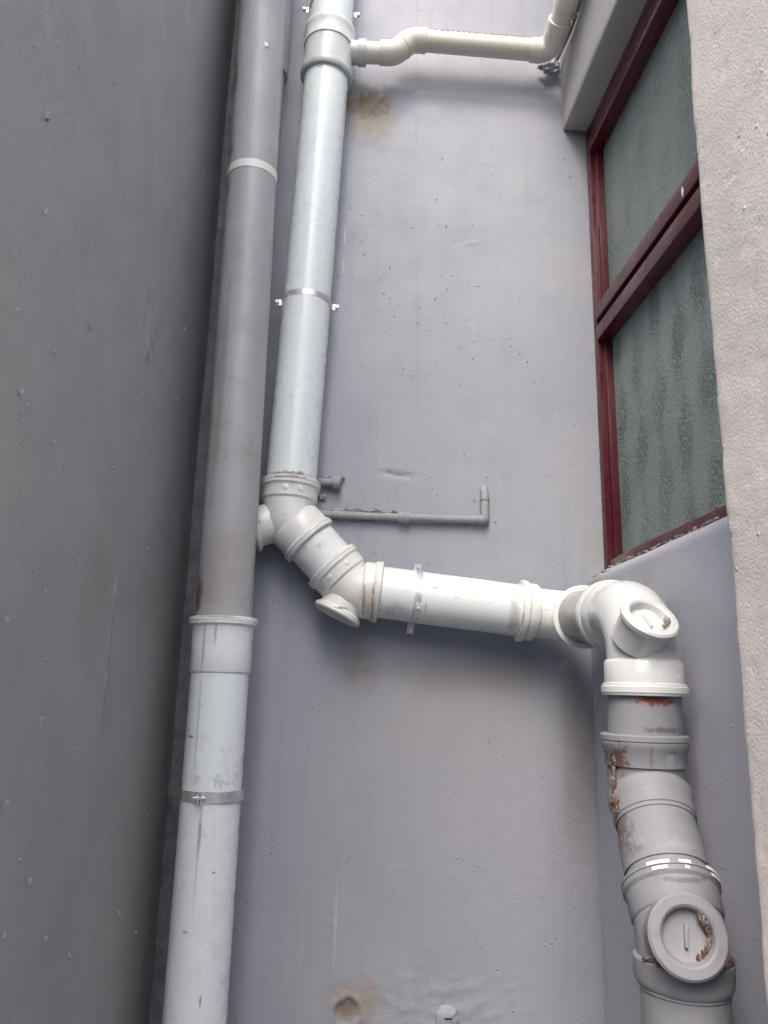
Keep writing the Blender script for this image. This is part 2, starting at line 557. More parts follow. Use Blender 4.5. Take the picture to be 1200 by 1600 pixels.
M['greyfit'] = plastic_mat("grey painted fitting", (0.225, 0.232, 0.252), blotch=0.3, grime=0.6, rough=0.55, spec=0.3, grime_col=(0.16, 0.12, 0.10), scratches=0.2, stains_and_shade=[
    ((0.482, 1.125, 1.497), (0.038, 0.03, 0.010), (0.155, 0.030, 0.012), 0.9, 1.1, 130),
    ((0.433, 1.16, 1.412), (0.014, 0.06, 0.030), (0.085, 0.036, 0.024), 0.85, 1.0, 110),
    ((0.425, 1.13, 1.30), (0.012, 0.06, 0.05), (0.10, 0.055, 0.044), 0.7, 1.1, 90),
    ((0.45, 1.008, 1.190), (0.05, 0.034, 0.020), (0.11, 0.035, 0.015), 0.95, 0.9, 100),
    ((0.4665, 0.9755, 1.234), (0.009, 0.011, 0.026), (0.12, 0.035, 0.02), 0.95, 0.7, 110),
    ((0.500, 1.12, 1.455), (0.045, 0.03, 0.006), (0.10, 0.085, 0.075), 0.8, 1.1, 90),
    ((0.470, 1.11, 1.415), (0.004, 0.04, 0.022), (0.14, 0.10, 0.085), 0.6, 0.7, 60),
    ((0.476, 1.09, 1.31), (0.05, 0.05, 0.012), (0.33, 0.33, 0.34), 0.6, 1.1, 50),
    ((0.470, 1.02, 1.275), (0.05, 0.04, 0.004), (0.10, 0.08, 0.07), 0.6, 1.0, 90),
    ((0.505, 1.46, 1.607), (0.06, 0.06, 0.014), (0.14, 0.06, 0.03), 0.9, 0.9, 90)])
M['chip'] = plastic_mat("bare white chip", (0.78, 0.76, 0.72), grime=0.3, rough=0.4)
M['steel'] = NT("galvanised steel")
_n = M['steel']
M['steel'] = _n.finish(_n.mix(_n.ramp(_n.noise(60, 4), 0.35, 0.7), (0.55, 0.55, 0.56), (0.72, 0.72, 0.73)),
                       _n.ramp(_n.noise(40, 3), 0.3, 0.7, 0.3, 0.5), None, metal=0.55)
M['dark_hole'] = plastic_mat("dark drive slot", (0.03, 0.03, 0.03), grime=0.0, rough=0.6)
M['mortar'] = wall_mat("crumbling mortar", (0.33, 0.31, 0.28), relief=1.5, grain=3, rough=0.85, streak=0.0)
_n = NT("old brown sealant")
_c = _n.mix(_n.ramp(_n.noise(48, 4, 0.6), 0.45, 0.62), (0.095, 0.052, 0.038), (0.225, 0.205, 0.20))
M['rustglue'] = _n.finish(_c, 0.5, _n.bump(_n.noise(90, 3), 0.3, 0.003))
M['waterpipe'] = wall_mat("grey paint on water pipe", (0.315, 0.328, 0.352), relief=1.2, grain=2.2, streak=0.0, stains_and_shade=[
    ((0.03, 1.65, 1.885), (0.14, 0.2, 0.03), (0.33, 0.315, 0.295), 0.5, 0.5, 30)])
M['frame'] = plastic_mat("maroon gloss paint", (0.072, 0.006, 0.012), grime=0.12, rough=0.3, grime_col=(0.24, 0.17, 0.16), scratches=0.8, spec=0.55)
M['frame_sill'] = plastic_mat("weathered maroon paint", (0.085, 0.022, 0.028), grime=0.95, rough=0.5, grime_col=(0.33, 0.28, 0.25), scratches=0.8, stains_and_shade=[
    ((0.62, 1.58, 1.79), (0.1, 0.10, 0.03), (0.20, 0.155, 0.14), 0.85, 0.9, 40)])
M['cable'] = plastic_mat("grey cable sheath", (0.20, 0.20, 0.20), grime=0.4, rough=0.5)
M['cable_pale'] = plastic_mat("pale cable sheath", (0.5, 0.49, 0.46), grime=0.4, rough=0.5)
M['speck'] = plastic_mat("pale plaster drips", (0.32, 0.33, 0.335), grime=0.2, rough=0.6)
M['curtain'] = plastic_mat("pale green blind", (0.42, 0.49, 0.45), grime=0.1, rough=0.8, spec=0.1)
M['ground'] = wall_mat("concrete ground", (0.12, 0.117, 0.115), streak=0.0, relief=1.0, grain=2.0, rough=0.85)


def glass_mat(name, seed, blobs, tint=0.0):
    n = NT(name)
    sep = n.node("ShaderNodeSeparateXYZ")
    n.link(n.pos, sep.inputs[0])
    wob = n.math('MULTIPLY', n.math('SUBTRACT', n.noise(9, 4), 0.5), 2.6)
    sy = n.math('SINE', n.math('ADD', n.math('MULTIPLY', sep.outputs[1], 2 * PI / 0.098), wob))
    sz = n.math('SINE', n.math('ADD', n.math('ADD', n.math('MULTIPLY', sep.outputs[2], 2 * PI / 0.20), n.math('MULTIPLY', sep.outputs[1], 26.0)), wob))
    pat = n.math('ADD', sy, n.math('MULTIPLY', sz, 0.75))
    # pressed pattern: wavering columns of long ripples between dusty flat zones
    mask = n.math('MULTIPLY', n.ramp(pat, -0.7, 1.6), n.ramp(n.noise(6, 4), 0.3, 0.6, 0.35, 0.85))
    mask = n.math('MULTIPLY', mask, blobs)
    rip = n.node("ShaderNodeTexVoronoi", feature='DISTANCE_TO_EDGE')
    dv = n.node("ShaderNodeVectorMath", operation='ADD')
    n.link(n.pos, dv.inputs[0])
    nn = n.node("ShaderNodeTexNoise")
    n.link(n.pos, nn.inputs["Vector"])
    nn.inputs["Scale"].default_value = 40
    sc = n.vmul(nn.outputs["Color"], (0.02, 0.02, 0.02))
    n.link(sc, dv.inputs[1])
    n.link(n.vmul(dv.outputs[0], (0, 135, 58)), rip.inputs["Vector"])
    rip.inputs["Scale"].default_value = 1.0
    ripples = n.ramp(rip.outputs["Distance"], 0.0, 0.20)
    dust = n.ramp(n.noise(3.2, 5, 0.6, off=(seed, 0, 0)), 0.35, 0.7)
    c = n.mix(dust, (0.215, 0.282, 0.272), (0.300, 0.375, 0.345))
    c = n.mix(n.ramp(n.noise(1, 4, 0.6, stretch=(30, 30, 2)), 0.5, 0.8, 0, 0.4), c, (0.24, 0.285, 0.245))
    c = n.mix(n.math('MULTIPLY', mask, n.ramp(ripples, 0, 1, 0.15, 0.8)), c, (0.100, 0.165, 0.178))
    pb = n.noise(210, 3, 0.6)
    c = n.mix(n.ramp(pb, 0.42, 0.66, 0.0, 0.5), c, (0.30, 0.37, 0.35))
    c = n.mix(n.ramp(n.noise(170, 3, 0.6, off=(4, 1, 2)), 0.55, 0.7, 0.0, 0.5), c, (0.10, 0.16, 0.17))
    sp = n.ramp(n.noise(150, 2), 0.67, 0.74)
    c = n.mix(n.math('MULTIPLY', sp, 0.6), c, (0.50, 0.52, 0.50))
    rd = n.noise(1.0, 4, 0.6, stretch=(40, 40, 5))
    c = n.mix(n.ramp(rd, 0.62, 0.8, 0.0, 0.3), c, (0.08, 0.12, 0.12))
    h = n.math('ADD', n.math('MULTIPLY', ripples, n.math('ADD', n.math('MULTIPLY', mask, 0.95), 0.06)),
               n.math('MULTIPLY', n.noise(120, 4), 0.9))
    nm = n.bump(h, 0.7, 0.004)
    m = n.finish(n.mix(tint, c, (0.10, 0.15, 0.155)), n.ramp(mask, 0, 1, 0.27, 0.16), nm, spec=0.6)
    n.b.inputs["Transmission Weight"].default_value = 0.25
    n.b.inputs["IOR"].default_value = 1.5
    return m


M['pane'] = glass_mat("patterned window glass", 3, 1.0)
M['pane_top'] = glass_mat("dusty patterned window glass", 9, 0.3, 0.3)


# ------------------------------------------------------------------ the setting
gv, gf = box(-40, 40, -40, 40, -0.3, 0.0)
ground = obj('ground', (gv, gf), M['ground'])
ground['kind'] = 'structure'


def fr3(p, s, off=0.0):
    return noise.fractal(p * s + V((off, off * .7, off * .3)), 1.0, 2.0, 4)


GASH = [(random.uniform(-0.02, 0.56), random.uniform(0.86, 2.85), random.uniform(.010, .030), random.uniform(.0018, .0035), random.uniform(-.5, .5),
         random.choice((-1, -1, 1)) * random.uniform(.0008, .0018)) for _ in range(16)]


# back wall: facing -Y at Y = 1.67, with a broken hole near the bottom and trowel gashes
def back_disp(P):
    d = 0.0013 * fr3(P, 2.0, 1.0)
    q = V((P.x * 1.0, 0, P.z * 2.6))
    d += 0.0008 * max(0.0, fr3(q, 7, 4.0)) * min(1, max(0, .5 + 2 * fr3(P, 2.6, 15.0)))
    # gash beside the water pipe
    u = (P.x - 0.135) / 0.05
    w = (P.z - (1.988 - 0.10 * (P.x - 0.135))) / 0.0055
    if abs(u) < 1.6 and abs(w) < 3:
        d -= 0.0055 * math.exp(-u * u * 2 - w * w) * (1 + 0.7 * fr3(P, 60))
    for gx, gz, gl, gw, gs, gd in GASH:
        if abs(P.z - gz) < .03 and abs(P.x - gx) < .06:
            u = (P.x - gx) / gl
            w = (P.z - gz - gs * (P.x - gx)) / gw
            d += gd * math.exp(-u * u - w * w * .5) * (1 + .8 * fr3(P, 70, 2))
    # broken hole
    r = math.hypot((P.x - 0.0585) / 0.021, (P.z - 0.886) / 0.022) + 0.35 * fr3(V((P.x, 0, P.z)), 60, 2)
    if r < 1.15:
        d -= 0.007 * min(1.0, max(0.0, (1.15 - r) / 0.2)) * (1 + 0.5 * fr3(P, 120, 5))
    elif r < 1.6:
        d += 0.003 * math.sin((r - 1.15) / 0.45 * PI)
    # rough trowel work around the plug
    k = math.exp(-((P.x - 0.24) / 0.17) ** 2 - ((P.z - 0.90) / 0.06) ** 2)
    if k > 0.05:
        d += k * 0.0038 * max(-.1, fr3(V((P.x, 0, P.z * 2.0)), 34, 8))
    k = math.exp(-((P.x - 0.00) / 0.09) ** 2 - ((P.z - 3.0) / 0.06) ** 2)
    if k > 0.05:
        d += k * 0.004 * fr3(P, 50, 9)
    # soft bulges where the plaster was made good under and over the branch pipe
    d += 0.006 * math.exp(-((P.z - 3.035) / 0.02) ** 2) * (1 if P.x > 0.08 else 0.2)
    return d


xs = axis_steps(-0.60, 0.90, -0.33, 0.64, 0.0055, 0.14)
zs = axis_steps(0.0, 6.2, 0.72, 3.35, 0.006, 0.2)
prof = [V((x, 1.67)) for x in xs]
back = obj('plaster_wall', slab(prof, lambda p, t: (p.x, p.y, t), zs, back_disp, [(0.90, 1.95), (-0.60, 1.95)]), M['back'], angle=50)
tag(back, 'pale blue grey painted wall at the back, carrying the white drain pipes', 'wall')


# left wall: facing +X at X = -0.322
def left_disp(P):
    d = 0.003 * fr3(P, 2.0, 11.0) + 0.0012 * max(0, fr3(V((P.x, P.y, P.z * 0.8)), 14, 3))
    k = math.exp(-((P.y - 1.176) / 0.05) ** 2 - ((P.z - 2.06) / 0.07) ** 2)
    if k > 0.05:
        d += k * 0.006 * fr3(P, 45, 3)
    # thin crack
    w = (P.y - (1.130 + 0.002 * math.sin(P.z * 23))) / 0.0028
    if abs(w) < 2 and 1.42 < P.z < 1.66:
        d -= 0.003 * math.exp(-w * w)
    return d


ys = axis_steps(0.30, 1.664, 0.50, 1.664, 0.006, 0.15)
zl = axis_steps(0.0, 4.0, 0.85, 3.2, 0.008, 0.2)
prof = [V((-0.322, y)) for y in reversed(ys)]
left = obj('plaster_wall', slab(prof, lambda p, t: (p.x, p.y, t), zl, left_disp,
                               [(-0.62, 0.30), (-0.62, 1.664)]), M['left'], angle=50)
tag(left, 'dark grey painted wall along the left, speckled with pale plaster drips', 'wall')
dr = []
for i, (y, z, h, w) in enumerate([(0.8286, 1.762, 0.010, 0.0045), (0.727, 1.985, 0.009, 0.003), (0.7283, 1.783, 0.009, 0.003), (0.924, 1.288, 0.006, 0.004),
                                  (0.70, 2.08, 0.009, 0.003), (0.80, 1.86, 0.007, 0.003), (0.90, 1.94, 0.006, 0.003), (0.77, 1.56, 0.006, 0.0025),
                                  (0.86, 1.60, 0.008, 0.003), (0.74, 1.50, 0.006, 0.003), (0.90, 1.46, 0.006, 0.003), (1.02, 1.42, 0.005, 0.003),
                                  (1.00, 1.21, 0.006, 0.003), (0.87, 1.25, 0.005, 0.003), (0.95, 1.65, 0.007, 0.003), (0.72, 1.64, 0.006, 0.004),
                                  (1.15, 1.50, 0.006, 0.003), (1.10, 1.16, 0.006, 0.003), (1.24, 1.32, 0.005, 0.003), (0.98, 2.18, 0.006, 0.003),
                                  (1.3, 1.95, 0.004, 0.003), (1.05, 1.80, 0.005, 0.003), (0.83, 1.38, 0.007, 0.003), (1.06, 1.06, 0.009, 0.003)]):
    dr.append(lump((-0.3205, y, z), (0.0026, w * random.uniform(.3, .55), h * random.uniform(.35, .65)), i, 3, 1.0, 2.4))
for i in range(28):
    y, z = random.uniform(0.55, 1.5), random.uniform(0.95, 2.6)
    dr.append(lump((-0.3205, y, z), (0.0018, random.uniform(.001, .002), random.uniform(.0012, .004)), i + 50, 1, 0.4))
tag(obj('plaster_drip', join(*dr), M['speck'], left), kind='stuff')

dr = []
for i in range(130):
    x, z = random.uniform(-0.1, 0.56), random.uniform(0.85, 2.9)
    if 1.55 < z < 1.8:
        continue
    s = random.uniform(.0008, .0022)
    dr.append(lump((x, 1.668, z), (s, 0.0018, s * random.uniform(.7, 1.3)), i + 200, 1, 0.4))
tag(obj('plaster_lump', join(*dr), M['back'], back), kind='stuff')

# wall with the window, on the right
winwall = empty('window_wall', (0.62, 1.25, 0.0), 'right-hand grey wall holding the maroon framed window', 'wall')


def low_disp(P):
    return 0.002 * fr3(P, 3.5, 21.0) + 0.001 * max(0, fr3(P, 17, 6))


yl = axis_steps(0.80, 1.664, 1.0, 1.664, 0.007, 0.1)
prof = resample([(0.575, 0.0), (0.575, 0.95)], 0.2)[:-1] + resample([(0.575, 0.95), (0.575, 1.752), (0.578, 1.760), (0.586, 1.765), (0.612, 1.781), (0.76, 1.781)], 0.008)
prof = [V((p.x, p.y)) for p in prof]
low = obj('wall_base', slab(list(reversed(prof)), lambda p, t: (p.x, t, p.y), yl, low_disp, [(0.76, 0.0)]), M['lower'], winwall, angle=50)


def lin_disp(P):
    return 0.0018 * fr3(P, 4.0, 31.0)


prof = resample([(0.76, 2.948), (0.560, 2.948), (0.554, 2.950), (0.552, 2.956), (0.552, 3.40)], 0.009) + resample([(0.552, 3.40), (0.552, 3.5)], 0.3)[1:]
prof = [V((p.x, p.y)) for p in prof]
lin = obj('lintel', slab(list(reversed(prof)), lambda p, t: (p.x, t, p.y), yl, lin_disp, [(0.76, 3.5)]), M['lintel'], winwall, angle=50)

# the pier of bare cement in front of the window
def pier_disp(P):
    e = math.exp(-((P.x - 0.45) / 0.03) ** 2 - ((P.y - 0.83) / 0.03) ** 2)
    return 0.0020 * fr3(P, 5.0, 41.0) + 0.0008 * max(0, fr3(P, 26, 2)) + e * 0.004 * fr3(V((0, 0, P.z)), 4.5, 7) + 0.004 * max(0, fr3(P, 70, 12) - .42)


arcp = [(0.45 + 0.014 - 0.014 * math.sin(t), 0.83 - 0.014 + 0.014 * math.cos(t)) for t in np.linspace(0, PI / 2, 6)]
prof = [(0.76, 0.83)] + arcp + [(0.45, 0.55)]
prof = resample(prof, 0.006) + resample([(0.45, 0.55), (0.45, 0.30)], 0.1)[1:]
prof = [V((p.x, p.y)) for p in prof]
zp = axis_steps(0.0, 3.5, 1.0, 2.7, 0.006, 0.2)
pier = obj('wall_pier', slab(prof, lambda p, t: (p.x, p.y, t), zp, lambda P: -pier_disp(P), [(0.76, 0.30)]), M['pier'], angle=50)
tag(pier, 'rough pale cement pier at the right edge, cutting off the window', 'pier')

# unseen light blockers, added: a slab overhead and a wall behind the camera
blocker_slab = obj('light_blocker_slab', box(0.10, 3.0, 0.85, 1.668, 4.30, 4.45, 0.01), M['lintel'])
tag(blocker_slab, kind='structure')
across = obj('light_blocker_wall', box(-6.0, 6.0, -3.4, -3.1, 0.0, 3.2), M['pier'])
tag(across, kind='structure')

# ------------------------------------------------------------------ window
win = obj('window', join(box(0.613, 0.668, 1.642, 1.667, 1.783, 2.946, 0.002),       # stile against the back wall
                         box(0.613, 0.668, 0.832, 0.870, 1.783, 2.946, 0.002),
                         box(0.615, 0.668, 0.870, 1.642, 2.905, 2.946, 0.002)), M['frame'], winwall)
obj('sill_rail', box(0.617, 0.666, 0.872, 1.640, 1.783, 1.801, 0.002), M['frame_sill'], win)
obj('transom', join(box(0.609, 0.666, 0.872, 1.6415, 2.338, 2.375, 0.003)), M['frame'], win)
obj('sash_rail', join(box(0.607, 0.652, 0.874, 1.640, 2.388, 2.424, 0.003)), M['frame'], win)
obj('sash_rail', join(box(0.609, 0.652, 0.874, 1.640, 2.866, 2.903, 0.003)), M['frame'], win)
for y0, y1, z0, z1 in ((1.631, 1.6415, 1.802, 2.337), (1.630, 1.6415, 2.425, 2.865)):
    obj('glazing_bead', box(0.626, 0.650, y0, y1, z0, z1, 0.003), M['frame'], win)
obj('glazing_bead', box(0.628, 0.650, 0.874, 1.630, 1.8015, 1.809, 0.002), M['frame_sill'], win)
obj('pane', box(0.644, 0.649, 0.871, 1.641, 1.7995, 2.3375), M['pane'], win)
obj('pane', box(0.644, 0.6485, 0.871, 1.641, 2.4235, 2.8665), M['pane_top'], win)
obj('curtain', box(0.70, 0.704, 0.84, 1.66, 1.785, 2.945), M['curtain'], win)
# paint flakes and mortar crumbs along the sill
cr = [lump((0.613, random.uniform(1.15, 1.64), 1.7835 + random.uniform(-.001, .003)),
           (random.uniform(.002, .004), random.uniform(.003, .010), random.uniform(.0012, .003)), i, 1, 0.6) for i in range(46)]
tag(obj('mortar_crumb', join(*cr), M['mortar'], win), kind='stuff')
cr = [lump((random.uniform(0.578, 0.612), random.uniform(1.56, 1.640), 1.766 + random.uniform(-.004, .003)),
           (random.uniform(.004, .009), random.uniform(.006, .012), random.uniform(.002, .004)), i + 90, 3, .35) for i in range(16)]
tag(obj('mortar_crumb', join(*cr), M['lower'], winwall), kind='stuff')
obj('paint_chip', lump((0.6065, 1.168, 2.403), (0.0012, 0.0045, 0.010), 4, 2, 0.4), M['chip'], win)

# ------------------------------------------------------------------ pipe clamps and screws
def screw(p, d, parent, r=0.0052, mat=None):
    L = 0.004
    vf = lathe(p, d, [(0, 0), (0, r), (L * .6, r), (L, r * .72), (L, r * .34), (L * .55, r * .30), (L * .55, 0)], 12)
    return obj('screw', vf, mat or M['steel'], parent)


def saddle_clamp(c, axis, front, r, wall_d, parent, w=0.015, tab=0.022, mat=None, screws=True):
    """strap over the front of a pipe with a tab on the wall at either side"""
    a, f = V(axis).normalized(), V(front).normalized()
    s = a.cross(f).normalized()
    c = V(c)
    R = r + 0.0006
    pts = [c - s * (R + tab) - f * wall_d, c - s * (R + 0.004) - f * wall_d, c - s * (R + .0006) - f * (wall_d - 0.003)]
    for i in range(25):
        t = PI * i / 24
        pts.append(c - s * R * math.cos(t) + f * R * math.sin(t))
    pts += [c + s * (R + .0006) - f * (wall_d - 0.003), c + s * (R + 0.004) - f * wall_d, c + s * (R + tab) - f * wall_d]
    o = obj('clamp', ribbon(pts, a, w, -0.0015), mat or M['steel'], parent)
    if screws:
        for k in (-1, 1):
            screw(c + s * k * (R + 0.014) - f * (wall_d - 0.0008), f, o)
    return o


RP = 0.055          # 110 mm pipe


def socket(p_rim, d, L=0.05, r=0.060, rim=0.0645, rimL=0.014, r_end=0.0555, mat=None, double=True):
    """push-fit socket: thick rim at p_rim, body running along d for L and stepping down to the bend"""
    pr = [(0, RP - .004), (0, rim - .002), (0.002, rim)]
    if double:
        pr += [(rimL * .48, rim), (rimL * .52, rim - .0012), (rimL * .58, rim - .0012), (rimL * .62, rim - .0003)]
    pr += [(rimL, rim - .0005), (rimL + .003, r + .0008), (rimL + .006, r), (L - .006, r), (L, r_end), (L + .004, r_end - .003)]
    return lathe(p_rim, d, pr, 64)


def access_cap(c, n, parent, mat, R=0.054, neck=0.046, depth=0.03, th=0.014, slot=None, mname='access_cap', inner=0.68):
    """screwed inspection cap: neck, thick ring and a recessed disc with a grip rib"""
    n = V(n).normalized()
    c = V(c)
    pr = [(-depth, neck), (-th - .003, neck), (-th, R - .004), (-th + .002, R - .0008), (-.003, R), (0, R - .003), (0.0003, R * inner + .003), (-.002, R * inner), (-.0135, R * inner - .0035), (-.0145, R * inner - .006), (-.0145, 0)]
    cap = obj(mname, lathe(c, n, pr, 64), mat, parent)
    d, a, b = frame(n, slot)
    p = c - n * 0.012
    vs, fs = box(-.002, .002, -.013, .013, -.003, .003, .001)
    vs = [tuple(p + b * v[0] + a * v[1] + n * v[2]) for v in vs]
    obj('grip_rib', (vs, fs), mat, cap)
    return cap


def bosses(p, d, r, angs, ref):
    """small round moulded pips on a socket body"""
    d, a, b = frame(d, ref)
    out = []
    for w in angs:
        n = a * math.cos(w) + b * math.sin(w)
        out.append(lathe(V(p) + n * (r - .0012), n, [(0, .0062), (.0022, .0060), (.0026, .005), (.0026, 0)], 16))
    return join(*out)


# ------------------------------------------------------------------ main white drain
Y0 = 1.600
top = V((-0.0660, Y0, 3.60))
b1 = V((-0.1045, Y0, 1.862))               # first bend
b2 = V((0.0411, Y0, 1.7120))               # second bend
ex = V((0.508, 1.583, 1.6640))             # bend off the wall
b4 = V((0.490, 1.180, 1.6330))             # capped bend
bA = V((0.485, 1.180, 1.375))
bB = V((0.463, 1.040, 1.205))
dv = (b1 - V((-0.0692, Y0, 3.0178))).normalized()
dd = (b2 - b1).normalized()
dh = (ex - b2).normalized()
dy = (V((0.500, 1.30, 1.641)) - ex).normalized()
ddn = V((-.002, 0, -1)).normalized()
dAB = (bB - bA).normalized()
drain = empty('drain_pipe', (0.49, 1.05, 0.0),
              'white plastic drain pipe stepping down the back wall, ending in grey painted fittings', 'pipe')

tee_low = V((-0.0700, Y0, 2.996))
obj('pipe', cyl(top - dv * 1.9, tee_low - dv * 0.02, RP), M['pvc'], drain)
obj('pipe', cyl(tee_low - dv * 0.02, b1 - dv * 0.05, RP), M['pvc'], drain)
# tee with the outlet for the waste branch, and the collar above it
pr = [(-.090, .054), (-.088, .0598), (-.080, .0602), (-.018, .0606), (-.013, .0640), (-.004, .0655), (.005, .0650), (.009, .062), (.009, RP)]
tee = obj('branch_tee', join(lathe(tee_low, dv, pr, 64),
                             lathe((-0.055, Y0, 3.074), (1, 0, 0.06), [(0, .0285), (.062, .0285), (.0635, .0318), (.0815, .0318), (.082, .027), (.082, 0)], 40)), M['fit_new'], drain)
obj('socket_collar', lathe(tee_low - dv * .087, dv, [(-.056, .054), (-.054, .0625), (-.046, .0645), (-.038, .0640), (-.034, .0622), (-.006, .0618), (-.002, .0635), (.003, .0630), (.005, .059)], 64), M['fit'], drain)
saddle_clamp(V((-0.0660, Y0, 3.203)), dv, (0, -1, 0), RP, 0.006, drain, w=0.014, tab=.018)
saddle_clamp(V((-0.0884, Y0, 2.371)), dv, (0, -1, 0), RP, 0.006, drain, w=0.014, tab=.018)

# first bend with a cap on its outer side
rimc = b1 - dv * 0.079
e1 = join(socket(rimc, dv, 0.048), tube([b1 - dv * 0.035, b1 - dv * 0.0, b1 + dd * 0.04], 0.0565, 56, cap=False),
          bosses(b1 - dv * 0.052, dv, .060, [-0.42, 0.12], (0, -1, 0)))
rimA = b1 + dd * 0.074
e1 = join(e1, lathe(rimA, -dd, [(0, RP - .003), (0, .0625), (.002, .0645), (.0065, .0645), (.007, .063), (.0085, .063), (.009, .0645), (.013, .064), (.016, .0605), (.050, .0600), (.056, .0568), (.060, .053)], 64))
elbow = obj('elbow', e1, M['fit'], drain)
n1 = (dv - dd).normalized()
access_cap(b1 + n1 * 0.083 + V((0, -.004, 0)), n1 + V((0, -.10, 0)), elbow, M['fit'], R=0.0525, neck=0.043, depth=0.055, th=0.011)
obj('pipe', cyl(rimA - dd * .02, b2 - dd * 0.05, RP), M['pvc'], drain)
# second bend
rimB = b2 - dd * 0.072
e2 = join(socket(rimB, dd, 0.046), tube([b2 - dd * 0.03, b2, b2 + dh * 0.045], 0.0562, 56, cap=False),
          bosses(b2 - dd * 0.045, dd, .060, [-0.35, 0.45], (0, -1, 0)))
rim3 = b2 + dh * 0.058
e2 = join(e2, lathe(rim3, -dh, [(0, RP - .003), (0, .0630), (.002, .0655), (.0065, .0655), (.007, .0638), (.009, .0638), (.0095, .0650), (.014, .0640), (.017, .0610), (.036, .0600), (.040, .0565)], 64, 0.0006, 3))
elbow2 = obj('elbow', e2, M['fit'], drain)
n2 = (dd - dh).normalized()
access_cap(b2 + n2 * 0.066 + V((-.006, -.004, 0)), n2 + V((0, -.10, 0)), elbow2, M['fit'], R=0.0525, neck=0.045, depth=0.05, th=0.013)
# level pipe with its clamp
rim4 = b2 + dh * 0.353
obj('pipe', cyl(rim3 - dh * 0.02, rim4 + dh * 0.02, RP), M['pvc'], drain)
hc = saddle_clamp(b2 + dh * 0.134, dh, (0, -1, 0), RP, 0.030, drain, w=0.014, tab=0.020, mat=M['steel'])
ov = b2 + dh * 0.134
_pts = [ov + V((0, -math.cos(t), math.sin(t))) * (RP + .0022) for t in np.linspace(-.95, -.35, 8)]
lap = obj('overlap_strip', ribbon(_pts, dh, 0.012, 0.0014), M['chip'], hc)
screw(ov + V((0, -math.cos(-.55), math.sin(-.55))) * (RP + .0034), V((0, -math.cos(-.55), math.sin(-.55))), lap, r=.004)
# reducer socket, narrow length, bend off the wall
obj('socket_collar', lathe(rim4, dh, [(0, RP), (0, .0630), (.002, .0655), (.007, .0655), (.0075, .0640), (.010, .0640), (.0105, .0650), (.014, .0640), (.018, .0605), (.034, .0600), (.038, .0575), (.040, .050)], 64, 0.0007, 8), M['fit'], drain)
bend3 = arc(ex, dh, dy, 0.062, 18)
e3 = join(tube([rim4 + dh * 0.03] + bend3 + [ex + dy * 0.066], 0.0525, 56, cap=False),
          lathe(ex + dy * 0.060, dy, [(0, .0525), (.004, .058), (.016, .060), (.020, .0635), (.0245, .0635), (.0255, .0620), (.0255, .053), (.010, .053)], 64))
elbow3 = obj('elbow', e3, M['fit'], drain)
obj('mould_line', tube([rim4 + dh * t + V((0, -math.cos(.05), math.sin(.05))) * .0525 for t in (.040, .062, .076)], 0.0011, 8), M['chip'], elbow3)
obj('pipe', cyl(ex + dy * 0.055, ex + dy * 0.28, 0.0525), M['greypipe'], drain, label='short grey painted length of pipe')
# capped bend
r4 = ex + dy * 0.240
bend4 = arc(b4, dy, ddn, 0.075, 20)
e4 = join(lathe(r4, dy, [(0, .0525), (0, .0625), (.002, .0645), (.007, .0645), (.0075, .063), (.010, .063), (.0105, .0645), (.016, .0640), (.020, .0605), (.046, .0600), (.052, .0570), (.058, .0555)], 64),
          tube([r4 + dy * .04] + bend4 + [b4 + ddn * 0.085], 0.0555, 56, cap=False),
          lathe(b4 + ddn * 0.129, -ddn, [(0, RP - .003), (0, .0630), (.0015, .0640), (.004, .0640), (.0045, .0655), (.013, .0655), (.014, .064), (.018, .063), (.019, .0600), (.050, .0598), (.052, .0585), (.055, .0555)], 64))
elbow4 = obj('elbow', e4, M['fit_new'], drain)
cap4 = access_cap((0.480, 1.118, 1.623), (0.14, -0.72, 0.67), elbow4, M['fit_new'], R=0.0455, neck=0.040, depth=0.055, th=0.012, slot=(-.1, .3, 1), inner=.68)
tag(obj('mortar_crumb', join(lump((0.5045, 1.1165, 1.614), (.005, .005, .0075), 2, 3), lump((0.498, 1.115, 1.607), (.003, .003, .003), 5, 3)), M['mortar'], cap4), kind='stuff')
# drop pipe and grey painted fittings
obj('pipe', cyl(b4 + ddn * 0.115, bA - ddn * 0.04, RP), M['greyfit'], drain, label='short grey painted length of pipe')
rA = bA - ddn * 0.072
eA = join(lathe(rA, ddn, [(0, RP - .003), (0, .0630), (.002, .0655), (.009, .0655), (.0095, .0640), (.011, .0640), (.0115, .0650), (.019, .0645), (.025, .0605), (.046, .0600), (.0465, .0565), (.060, .056)], 64, 0.0009, 5),
          tube([bA - ddn * 0.035, bA, bA + dAB * 0.07], 0.0565, 56, cap=False),
          lathe(bA + dAB * 0.016, dAB, [(0, .0560), (.006, .0610), (.016, .0618), (.024, .0595), (.028, .0585), (.047, .0580), (.049, .0555)], 64))
elbA = obj('elbow', eA, M['greyfit'], drain, label='grey painted elbow')
rB = bB - dAB * 0.068
obj('pipe', cyl(bA + dAB * 0.045, rB + dAB * 0.03, RP), M['greyfit'], drain, label='sloping grey painted length of pipe')
obj('collar_ring', lathe(bA + dAB * .094, dAB, [(0, RP), (0.0, .0566), (.002, .0570), (.048, .0570)], 64), M['greyfit'], drain)
bendB = arc(bB, dAB, ddn, 0.085, 12)
eB = join(lathe(rB, dAB, [(0, RP - .003), (0, .0620), (.002, .0640), (.006, .0640), (.0065, .0625), (.008, .0625), (.0085, .0640), (.014, .0635), (.018, .0600), (.046, .0590), (.050, .0565)], 64),
          tube([rB + dAB * .03] + bendB + [bB + ddn * 0.06], 0.056, 56, cap=False))
elbB = obj('elbow', eB, M['greyfit'], drain, label='grey painted elbow with an inspection cap')
